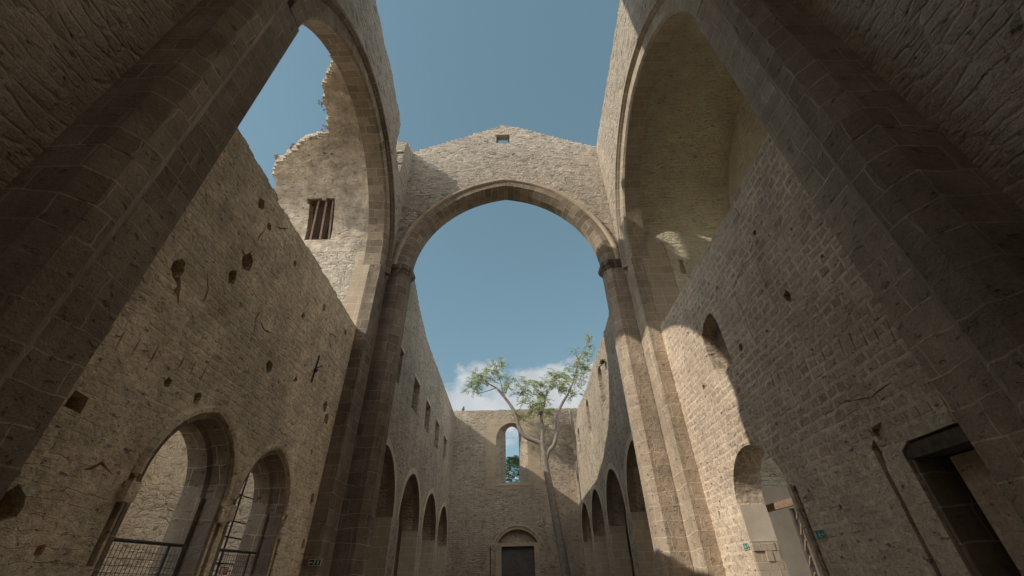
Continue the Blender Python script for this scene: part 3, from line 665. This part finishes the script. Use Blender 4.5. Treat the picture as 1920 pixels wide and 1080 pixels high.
# ------------------------------------------------------------------ nave beyond the transverse arch
def nave(side):
    rn = random.Random(51+side); x0 = -5.8 if side < 0 else 5.36
    mp = X(x0, side)
    lab = 'left nave wall beyond the arch, with square-headed windows above a row of blind arches' if side < 0 else 'right nave wall beyond the arch, half sunlit, with round-headed windows and a ragged far end'
    t = thing('nave_wall', lab, 'wall', (x0, 28, 0))
    arch = [Arch(c, 2.45, 4.3, 2.6) for c in ((19.3, 25.3, 31.3, 37.0) if side < 0 else (19.6, 25.3, 31.3, 37.0))]
    if side < 0:
        top = [(16.0,20.6),(17.0,18.8),(18.0,17.5),(19.5,16.7),(21.3,16.0),(23.0,15.6),(25.0,15.25),(31.5,15.25),(40.2,15.2)]
        wins = [[(c-.75,9.85),(c-.75,11.75),(c+.75,11.75),(c+.75,9.85)] for c in (18.9,23.4,27.2,31.1,35.1)]
        small = [(blob(u, v, .07, rn), .25) for u, v in ((21.0,8.9),(25.0,8.2),(28.4,8.4),(32.5,8.0),(35.5,8.3),(18.2,9.1))]
        outline = [(15.6,0)]+jag(top, .35, .05, rn)+[(40.2,0)]
    else:
        top = [(16.0,13.6),(19.9,13.65),(22.2,13.5),(25.1,13.55),(28.4,13.4),(30.7,13.4),(34.0,13.7),(35.5,13.5),(36.5,12.6),(37.2,12.9),(38.2,14.6),(39.0,15.2),(40.2,15.6)]
        wins = []
        for c, h in ((18.3,12.75),(24.0,12.7),(29.7,12.7),(35.4,12.4)):
            w = Arch(c, .55, h-.6, .58); wins.append(w.poly(10.3))
        small = [(blob(u, v, .06, rn), .25) for u, v in ((21.5,8.6),(27,8.9),(33,8.7))]
        for u, a_, b_, w in ((37.1,9.2,12.3,.22),(38.3,7.2,13.4,.25),(39.2,6.8,14.2,.2),(36.5,10.8,12.2,.12)): small.append((wobble([(u-w/2,a_),(u+w/2,a_),(u+w/2,b_),(u-w/2,b_)], .04, rn, .3), .3))
        outline = [(15.6,0)]+jag(top, .35, .09, rn)+[(40.2,0)]
    mb = MB(); wall(mb, mp, outline, 1.0, through=[a.poly(.02) for a in arch]+wins, blind=small); mb.build('rubble_wall', RUBN, t)
    for a in arch:
        mb = MB(); a.sweep(mb, [(0,.35),(0,-.012),(.32,-.012),(.32,.35)], mp, 14)
        mb.build('arch_trim', ASHT, t)
        for s in (-1, 1):
            mb = MB(); ya, yb = sorted((a.cu+s*2.45, a.cu+s*2.28)); xa, xb = sorted((x0-side*.02, x0+side*.9)); mb.box(xa, xb, ya, yb, 0, 4.3); mb.build('jamb', ASHT, t)
    for w in wins:
        us = [p[0] for p in w]; u0, u1 = min(us), max(us); zb = w[0][1]; zt = max(p[1] for p in w)
        mb = MB(); xa, xb = sorted((x0-side*.015, x0+side*.5)); mb.box(xa, xb, u0-.02, u1+.02, zb-.10, zb+.004); mb.build('window_sill', ASHT, t)
        if side < 0: 
            mb = MB(); mb.box(xa, xb, u0-.2, u1+.2, zt-.004, zt+.20); mb.build('window_lintel', ASHT, t)
        elif w is not wins[0] or True:
            # rubble half-blocking of the lancets
            mb = MB(); xa, xb = sorted((x0+side*.45, x0+side*.7)); mb.box(xa, xb, u0, u1, zb, zb+1.75+rn.uniform(-.15,.15)); mb.build('window_blocking', RUBN, t)
    if side < 0:
        mb = MB(); mb.box(-6.85,-6.6,17,36.5,9.5,12.1); mb.build('window_blocking', RUBN, t)
    if side > 0:   # vertical chases near the far end
        pass
    # side chapels behind the arches: back wall, floor of upper roof, cross walls
    mb = MB(); xa, xb = sorted((x0+side*3.6, x0+side*4.0)); mb.box(xa, xb, 15.6, 40.6, 0, 8.6); mb.build('chapel_back_wall', PLAIN_P, t)
    mb = MB(); xa, xb = sorted((x0+side*1.01, x0+side*3.6)); mb.box(xa, xb, 15.6, 40.6, 7.9, 8.3); mb.build('chapel_roof', RUBN, t)
    for y in (16.2, 22.2, 28.2, 34.1, 40.3):
        mb = MB(); mb.box(xa, xb, y-.2, y+.2, 0, 7.9); mb.build('cross_wall', PLAIN_P, t)
nave(-1); nave(1)

# far wall
rn = random.Random(61)
t = thing('end_wall', 'far nave end wall with one tall splayed window above a blocked round doorway', 'wall', (0, 40, 0))
wo = Arch(-.33, 1.47, 12.85, 1.58); wi = Arch(-.29, .635, 13.65, .70)
wop = wo.poly(8.95); wip = wi.poly(9.33)
doorA = Arch(0, 1.78, 4.25, 1.2)
top = jag([(-8,15.75),(-5.9,15.72),(0,15.72),(5.4,15.74),(8,15.7)], .35, .035, rn)
mb = MB(); wall(mb, Y(40.0), [(-8,0)]+top+[(8,0)], 1.0, through=[(wop, wip)], blind=[(doorA.poly(.02), .35)]); mb.build('rubble_wall', RUBN, t)
mb = MB(); wall(mb, Y(39.985), [(-2.75,8.6),(-2.75,14.72),(2.25,14.72),(2.25,8.6)], .03, through=[wop]); mb.build('window_surround', PANEL, t)
mb = MB(); mb.box(-1.85, 1.2, 39.94, 40.05, 8.83, 8.94); mb.build('window_sill', ASHT, t)
mb = MB(); doorA.sweep(mb, [(.02,.2),(.02,-.03),(.26,-.03),(.26,.2)], Y(40.0), 14); mb.build('door_arch', PANEL, t)
mb = MB(); doorA.sweep(mb, [(.26,-.02),(.26,-.10),(.36,-.10),(.36,.02)], Y(40.0), 14); mb.build('door_hood', ASHT, t)
for s in (-1, 1):
    mb = MB(); xa, xb = sorted((s*1.35, s*1.79)); mb.box(xa, xb, 39.97, 40.3, 0, 4.25); mb.build('door_jamb', PANEL, t)
mb = MB(); mb.box(-1.8, 1.8, 39.96, 40.33, 4.25, 4.5); mb.build('door_lintel', PANEL, t)
mb = MB(); mb.box(-1.35, 1.35, 40.2, 40.33, 0, 4.25); mb.build('blocked_door', SLATE, t)
mb = MB(); mb.tube([(-2.25,39.93,0),(-2.25,39.93,4.3)], [.035,.035], 6); mb.build('conduit', IRON, t)

# ------------------------------------------------------------------ choir around the viewer (dark, roofed)
t = thing('choir', 'dark roofed choir whose rough rubble side walls fill the upper picture corners', 'building', (CX, -4, 0))
for s in (-1, 1):
    mb = MB(); rr = random.Random(71+s); x0 = CX+s*5.5
    wall(mb, X(x0, s), [(-11,0),(-11,20),(3.3,20),(3.3,0)], .8); mb.build('side_wall', RUBK, t)
mb = MB(); mb.box(-6.5, 6.1, -11.8, -11, 0, 24); mb.build('back_wall', RUBK, t)
mb = MB(); n = 20
for s in (-1, 1):
    for k in range(n):
        aa, ab = [j*math.pi/2/n for j in (k, k+1)]; Rr = 5.5
        for off in (0, .5):
            q = [(CX+s*(Rr+off)*math.cos(q_), y, 16.2+(Rr*1.05+off)*math.sin(q_)) for q_, y in ((aa,-5.6),(aa,3.0),(ab,3.0),(ab,-5.6))]
            mb.face(q, [(-11,aa*5.5),(3,aa*5.5),(3,ab*5.5),(-11,ab*5.5)])
mb.build('vault', RUBK, t)  # vault stops short at the back, a gap added to let light in
mb = MB(); mb.box(-6.55, 6.15, -5.5, 2.3, 22.8, 32); mb.build('shadow_mass', RUBN, t)  # unseen mass added to cast shade on the right arcade wall

# ------------------------------------------------------------------ ashlar patches, signs, barriers
def sign(name, label, cat, x, yc, zc, w, h, side, mats, kind):
    t = thing(name, label, cat, (x, yc, zc))
    def bx(y0, y1, z0, z1, d0, d1, mat, nm):
        mb = MB(); xa, xb = sorted((x-side*d0, x-side*d1)); mb.box(xa, xb, yc+y0, yc+y1, zc+z0, zc+z1); return mb.build(nm, mat, t)
    bx(-w/2, w/2, -h/2, h/2, 0, .012, mats[0], 'frame'); e = h*.09
    bx(-w/2+e, w/2-e, -h/2+e, h/2-e, .012, .016, mats[1], 'panel')
    return t, bx
def exit_marks(bx, w, h, m, flip=1):
    # running figure, arrow and door, as on an emergency exit sign
    k = h
    def P(a0, a1, b0, b1, nm): 
        y0, y1 = sorted((flip*a0*k, flip*a1*k)); bx(y0, y1, b0*k, b1*k, .016, .019, m, nm)
    mb_parts = [(-.95,-.45,-.05,.05),(-1.05,-.90,-.13,.13),(.62,.90,-.33,.33),(.0,.12,.16,.30),(-.06,.16,-.06,.12),(.16,.32,.0,.06),(-.20,-.06,.02,.08),(.06,.26,-.14,-.06),(.22,.28,-.30,-.10),(-.16,-.02,-.22,-.10),(-.30,-.14,-.28,-.22)]
    for q in mb_parts: P(*q, 'pictogram_mark')
t, bx = sign('exit_sign', 'green exit sign on the dark block wall right of the doorway slot', 'sign', 5.752, 9.16, 2.27, .33, .17, 1, (WHITE, GREEN), 0); exit_marks(bx, .33, .17, WHITE, 1)
t, bx = sign('exit_sign', 'green exit sign on the sunlit wall between the far pier and the round doorway', 'sign', 5.752, 12.31, 2.29, .27, .15, 1, (WHITE, GREEN), 0); exit_marks(bx, .27, .15, WHITE, 1)
t = thing('exit_sign', 'dark exit sign with a pale frame low on the left far pier', 'sign', (-5.78, 13.98, 2.26))
mb = MB(); mb.box(-5.95, -5.60, 13.975, 13.997, 2.18, 2.34); mb.build('frame', WHITE, t)
mb = MB(); mb.box(-5.935, -5.615, 13.970, 13.975, 2.195, 2.325); mb.build('panel', GDARK, t)
for a, b, c, d in ((-5.70,-5.66,2.21,2.31),(-5.79,-5.75,2.25,2.31),(-5.81,-5.77,2.21,2.25),(-5.90,-5.84,2.25,2.27),(-5.92,-5.90,2.23,2.29)):
    mb = MB(); mb.box(a, b, 13.967, 13.970, c, d); mb.build('pictogram_mark', WHITE, t)
# barriers in the two left doorways
def barrier(y0, y1, zt, label, post):
    t = thing('mesh_barrier', label, 'barrier', (-6.45, (y0+y1)/2, 0), 'mesh barriers in the left doorways')
    x = -6.45
    mb = MB(); mb.tube([(x,y0,zt),(x,y1,zt+.03)], [.028,.028], 8); mb.build('top_rail', STEEL, t)
    for y in post:
        mb = MB(); mb.tube([(x,y,0),(x,y,zt)], [.024,.024], 8); mb.build('post', STEEL, t)
    mb = MB(); n = int((y1-y0)/.09)
    for k in range(n+1): mb.beam((x-.02, y0+.02+(y1-y0-.04)*k/n, .1), (x-.02, y0+.02+(y1-y0-.04)*k/n, zt-.03), .007)
    k = .1
    while k < zt-.05: mb.beam((x-.028, y0, k), (x-.028, y1, k), .007); k += .10
    mb.build('mesh', STEEL, t)
barrier(7.3, 9.25, 2.33, 'steel mesh barrier across the wider left doorway nearer the viewer', (7.34, 8.9))
barrier(10.05, 11.95, 2.36, 'steel mesh barrier across the narrower left doorway, carrying a red sign', (10.1, 11.7))
t = thing('warning_sign', 'small red and white notice hung on the barrier in the second left doorway', 'sign', (-6.41, 10.8, 2.0))
mb = MB(); mb.box(-6.425, -6.41, 10.66, 10.94, 1.93, 2.07); mb.build('panel', RED, t)
for y0, y1, z0, z1 in ((10.68,10.77,1.95,2.05),(10.80,10.92,2.03,2.045),(10.80,10.92,2.0,2.012),(10.80,10.90,1.965,1.977)):
    mb = MB(); mb.box(-6.41, -6.406, y0, y1, z0, z1); mb.build('pictogram_mark', WHITE, t)
# scaffold ladder frame behind the second doorway
t = thing('scaffold_frame', 'thin rusty tube scaffold frame standing behind the second left doorway', 'scaffold', (-7.3, 11.7, 0))
for y in (11.05, 12.0, 12.9):
    mb = MB(); mb.tube([(-7.3,y,0),(-7.3,y,4.6)], [.024,.024], 6); mb.build('standard', IRON, t)
for z in (2.2, 2.75, 3.1, 3.7, 4.3):
    mb = MB(); mb.tube([(-7.3,11.0,z),(-7.3,12.95,z)], [.018,.018], 6); mb.build('ledger', IRON, t)
mb = MB(); mb.tube([(-7.33,11.05,2.75),(-7.33,12.0,3.7)], [.014,.014], 6); mb.build('brace', IRON, t)
# iron wall tie
t = thing('wall_tie', 'dark iron anchor with a short side spur fixed high on the left infill wall', 'wall tie', (-6.12, 11.9, 7.1))
mb = MB(); mb.beam((-6.11,11.72,7.62),(-6.11,11.68,6.72),.035); mb.build('bar', IRON, t)
mb = MB(); mb.beam((-6.10,11.70,7.20),(-6.10,12.05,7.42),.03); mb.build('spur', IRON, t)
mb = MB(); mb.tube([(-6.14,11.73,7.12),(-6.07,11.73,7.12)], [.07,.06], 8); mb.build('boss', IRON, t)
# wire lines near the base of the far left pier handled by its joints

# pigeon on the far wall
t = thing('pigeon', 'grey pigeon perched on the left end of the far wall top', 'bird', (-5.1, 40.3, 15.75))
def ell(mb, c, r, n=10):
    for i in range(n):
        for j in range(n):
            q = []
            for a, b in ((i,j),(i+1,j),(i+1,j+1),(i,j+1)):
                th = math.pi*a/n; ph = 2*math.pi*b/n; q.append((c[0]+r[0]*math.sin(th)*math.cos(ph), c[1]+r[1]*math.sin(th)*math.sin(ph), c[2]+r[2]*math.cos(th)))
            mb.face(q, [(0,0)]*4)
mb = MB(); ell(mb, (-5.1,40.3,15.98), (.15,.11,.17)); ell(mb, (-5.06,40.3,16.2), (.075,.07,.09))
mb.beam((-5.0,40.3,16.2),(-4.94,40.3,16.18),.025); mb.beam((-5.2,40.3,15.9),(-5.34,40.3,15.72),.09,.03)
mb.beam((-5.12,40.25,15.72),(-5.12,40.25,15.86),.02); mb.beam((-5.07,40.34,15.72),(-5.07,40.34,15.86),.02); mb.build('body', GREYB, t, smooth=False)

# ------------------------------------------------------------------ trees
def leafspray(mb, p, d, L, rnd, nl=9, ls=.2, lw=.075):
    """one drooping feather leaf: pairs of leaflets along a curved rachis"""
    d = Vector(d).normalized(); side = d.cross(Vector((0,0,1)))
    if side.length < .1: side = Vector((1,0,0))
    side.normalize(); q = Vector(p); stepv = L/nl
    for k in range(nl):
        d = (d+Vector((0,0,-.16))).normalized(); q = q+d*stepv
        for s in (-1, 1):
            a = (side*s+d*.45+Vector((rnd.uniform(-.25,.25), rnd.uniform(-.25,.25), rnd.uniform(-.55,.1)))).normalized()
            w = d.cross(a); w = (d*lw*.5+w*rnd.uniform(-.03,.03)); l = ls*rnd.uniform(.7, 1.15)
            mb.face([q, q+a*l*.5+w, q+a*l, q+a*l*.5-w], [(0,0)]*4)
K = 37/33.0
def tp(x, z, dy=0): return Vector((x*K, 37+dy, (z-1.6)*K+1.6))
def smooth(pts, n=4):
    out = []
    for i in range(len(pts)-1):
        p0 = pts[max(i-1,0)]; p1 = pts[i]; p2 = pts[i+1]; p3 = pts[min(i+2,len(pts)-1)]
        for k in range(n):
            t_ = k/n; out.append(.5*((2*p1)+(p2-p0)*t_+(2*p0-5*p1+4*p2-p3)*t_*t_+(3*p1-p0-3*p2+p3)*t_**3))
    out.append(pts[-1]); return out
rt = random.Random(77)
t = thing('tall_tree', 'tall slender tree with three pale bare limbs and feathery crowns before the far wall', 'tree', (3.6, 37, 0))
wood = MB()
def limb(pts, r0, r1, n=8):
    P = smooth(pts); m = len(P); wood.tube(P, [r0+(r1-r0)*i/(m-1)*(1) for i in range(m)], n); return P
limb([tp(3.3,.2), tp(3.14,2.06), tp(2.85,4.4), tp(2.6,6.4), tp(2.40,7.8), tp(2.25,9.0), tp(2.18,9.8)], .37, .25, 10)
limb([tp(2.18,9.7), tp(2.1,10.35), tp(1.75,10.65), tp(.75,11.1), tp(.3,11.9), tp(.05,12.9), tp(-.3,13.6), tp(-.84,14.37), tp(-1.45,15.14)], .25, .11)
limb([tp(2.1,10.2), tp(2.12,10.8), tp(2.2,11.6), tp(2.15,12.6), tp(2.4,13.4), tp(2.65,14.2)], .18, .08)
limb([tp(2.3,9.3), tp(2.55,9.9), tp(3.0,10.4), tp(3.3,11.4), tp(3.45,12.6), tp(3.85,13.5), tp(4.4,14.3)], .20, .11)
def twig(a, b, r, sag=.15):
    m = (a+b)/2+Vector((rt.uniform(-.2,.2), rt.uniform(-.3,.3), rt.uniform(-.1,.3))); wood.tube(smooth([a, m, b], 3), [r*(1-.12*i) for i in range(7)], 5, cap=False)
leaves = MB()
def clump(c, rad, cnt, src, dens=1.0):
    c = Vector(c); src = Vector(src); twig(src, c, .045)
    for _ in range(cnt):
        o = Vector((rt.gauss(0,1), rt.gauss(0,1), rt.gauss(0,.6))); o = o.normalized()*rad*rt.uniform(.25, 1.0); o.z *= .65
        e = c+o
        if rt.random() < .5: twig(c+o*.1, e, .018)
        for _k in range(rt.choice((1,2,2,3))):
            d = Vector((o.x+rt.uniform(-.5,.5), o.y+rt.uniform(-.5,.5), rt.uniform(-.1,.6)))
            leafspray(leaves, e, d, rt.uniform(.4,.8), rt, nl=7, ls=.19, lw=.07)
L1 = tp(-1.45,15.14); L2 = tp(-.84,14.37); L3 = tp(2.65,14.2); L4 = tp(4.4,14.3); L5 = tp(2.15,12.6)
limb([L1, tp(-2.0,15.45), tp(-2.5,15.8)], .08, .05); limb([L2, tp(-1.1,15.6), tp(-1.4,16.8)], .06, .03); limb([L2, tp(-.5,15.3), tp(-.5,16.2)], .05, .03)
limb([L4, tp(4.9,15.2), tp(5.4,16.6), tp(5.9,17.8), tp(6.5,18.6)], .08, .03); limb([L1, tp(-2.2,14.9), tp(-3.0,14.7), tp(-3.4,14.9)], .05, .02)
for x, z, r_, n_, s_ in ((-1.5,17.3,.75,9,tp(-1.4,16.6)),(-1.9,16.7,.6,6,tp(-1.6,16.0)),(-2.9,16.25,.85,17,tp(-2.5,15.8)),(-3.6,15.2,.7,11,tp(-2.9,15.4)),(-2.4,15.8,.6,7,tp(-2.2,15.5)),(-.6,16.1,.7,8,tp(-.5,15.9)),(-.45,15.0,.45,5,tp(-.6,15.3)),(-1.0,17.4,.5,4,tp(-1.3,16.6)),(-3.1,15.6,.6,8,tp(-2.8,15.5)),
    (1.2,15.4,.75,14,L3),(.7,14.9,.7,10,tp(1.6,14.3)),(2.1,13.7,.65,14,L5),(1.7,13.2,.5,8,L5),(2.7,15.4,.8,13,L3),(3.4,15.0,.8,12,L4),(2.5,12.3,.35,4,L5),(.45,12.7,.4,5,tp(.1,12.9)),(0.0,12.9,.3,2,tp(-.1,13.3)),(1.7,14.6,.5,7,L3),(2.5,11.7,.3,3,L5),(1.9,12.9,.55,8,L5),(2.6,13.1,.5,7,L5),(2.3,14.5,.6,8,L3),(1.0,13.6,.5,5,tp(1.6,13.9)),(1.1,12.4,.35,3,tp(1.5,12.6)),
    (4.0,16.1,.95,18,tp(4.7,15.2)),(4.7,15.1,.8,13,L4),(5.1,14.4,.5,6,L4),(5.7,17.0,.9,14,tp(5.4,16.6)),(6.3,17.8,.7,9,tp(5.9,17.6)),(6.7,18.7,.45,4,tp(6.4,18.6)),(6.9,19.4,.35,3,tp(6.6,18.9)),(5.5,18.3,.5,3,tp(5.7,17.6)),(5.8,16.1,.7,9,tp(5.4,16.6)),(3.3,16.2,.5,5,tp(4.0,15.4)),(6.2,16.7,.5,6,tp(5.7,16.9))):
    clump(tp(x, z, rt.uniform(-.6,.6)), r_*K, int(n_*1.7), s_)
wood.build('trunk', BARK, t, smooth=True); leaves.build('crown', LEAF, t, recalc=False)

t = thing('distant_tree', 'green tree outside, framed in the lower half of the far window', 'tree', (-.3, 58, 0))
wood = MB(); wood.tube([(-.3,58,0),(-.2,58,6),(-.3,58,11)], [.3,.22,.08], 8); wood.build('trunk', BARK, t, smooth=True)
leaves = MB(); rt2 = random.Random(5)
for _ in range(2000):
    z = rt2.uniform(5.5, 15.6); w = 2.6*min(1, (16.0-z)/3.0)*rt2.uniform(.2,1)
    a = rt2.uniform(0, 6.28); p = Vector((-.3+w*math.cos(a)*.9, 58+w*math.sin(a), z))
    if noise.noise(p*.8) < -.25: continue
    leafspray(leaves, p, (math.cos(a), math.sin(a), rt2.uniform(0,.8)), .6, rt2, nl=5, ls=.26, lw=.11)
leaves.build('crown', LEAFD, t, recalc=False)

# small dry plants on the ruined vault
def tuft(loc, label, n=16, L=.5, mat=DRY):
    t = thing('dry_plant', label, 'plant', loc, 'dry plants rooted in the ruined vault')
    mb = MB(); rr = random.Random(int(abs(loc[0])*100))
    for _ in range(n):
        d = Vector((rr.uniform(-1,.2), rr.uniform(-.9,.3), rr.uniform(-.2,1))).normalized(); p = Vector(loc)
        pts = [p, p+d*L*.5, p+d*L*rr.uniform(.7,1)+Vector((0,0,-.06))]; mb.tube(pts, [.012,.008,.004], 4, cap=False)
        for _k in range(5):
            e = pts[1]+(pts[2]-pts[1])*rr.random(); a = Vector((rr.uniform(-1,1), rr.uniform(-1,1), rr.uniform(-1,1))).normalized()*.07; b = a.orthogonal().normalized()*.03
            mb.face([e, e+a+b, e+a*2, e+a-b], [(0,0)]*4)
    mb.build('twigs', mat, t, recalc=False)
tuft((-8.0,10.0,19.15), 'reddish dry shrub growing from the steep broken vault edge', 12, .40)
tuft((-8.3,11.1,18.9), 'sparse dry tuft in the corner of the broken vault step', 5, .35)
tuft((-10.1,11.8,18.5), 'sparse dry tuft on the middle of the stepped vault edge', 5, .35)
tuft((-10.9,12.2,18.3), 'sparse dry tuft on the lowest left shoulder of the vault edge', 5, .3)

t = thing('wall_plant', 'small green fern rooted high on the sunlit right nave wall', 'plant', (5.36, 22.0, 12.0))
mb = MB(); rr = random.Random(9)
for _ in range(26): leafspray(mb, (5.34, 22.0+rr.uniform(-.12,.12), 12.05+rr.uniform(-.1,.1)), (-1, rr.uniform(-1,1), rr.uniform(-.2,1)), .3, rr, nl=5, ls=.10, lw=.05)
mb.build('fronds', LEAFD, t, recalc=False)
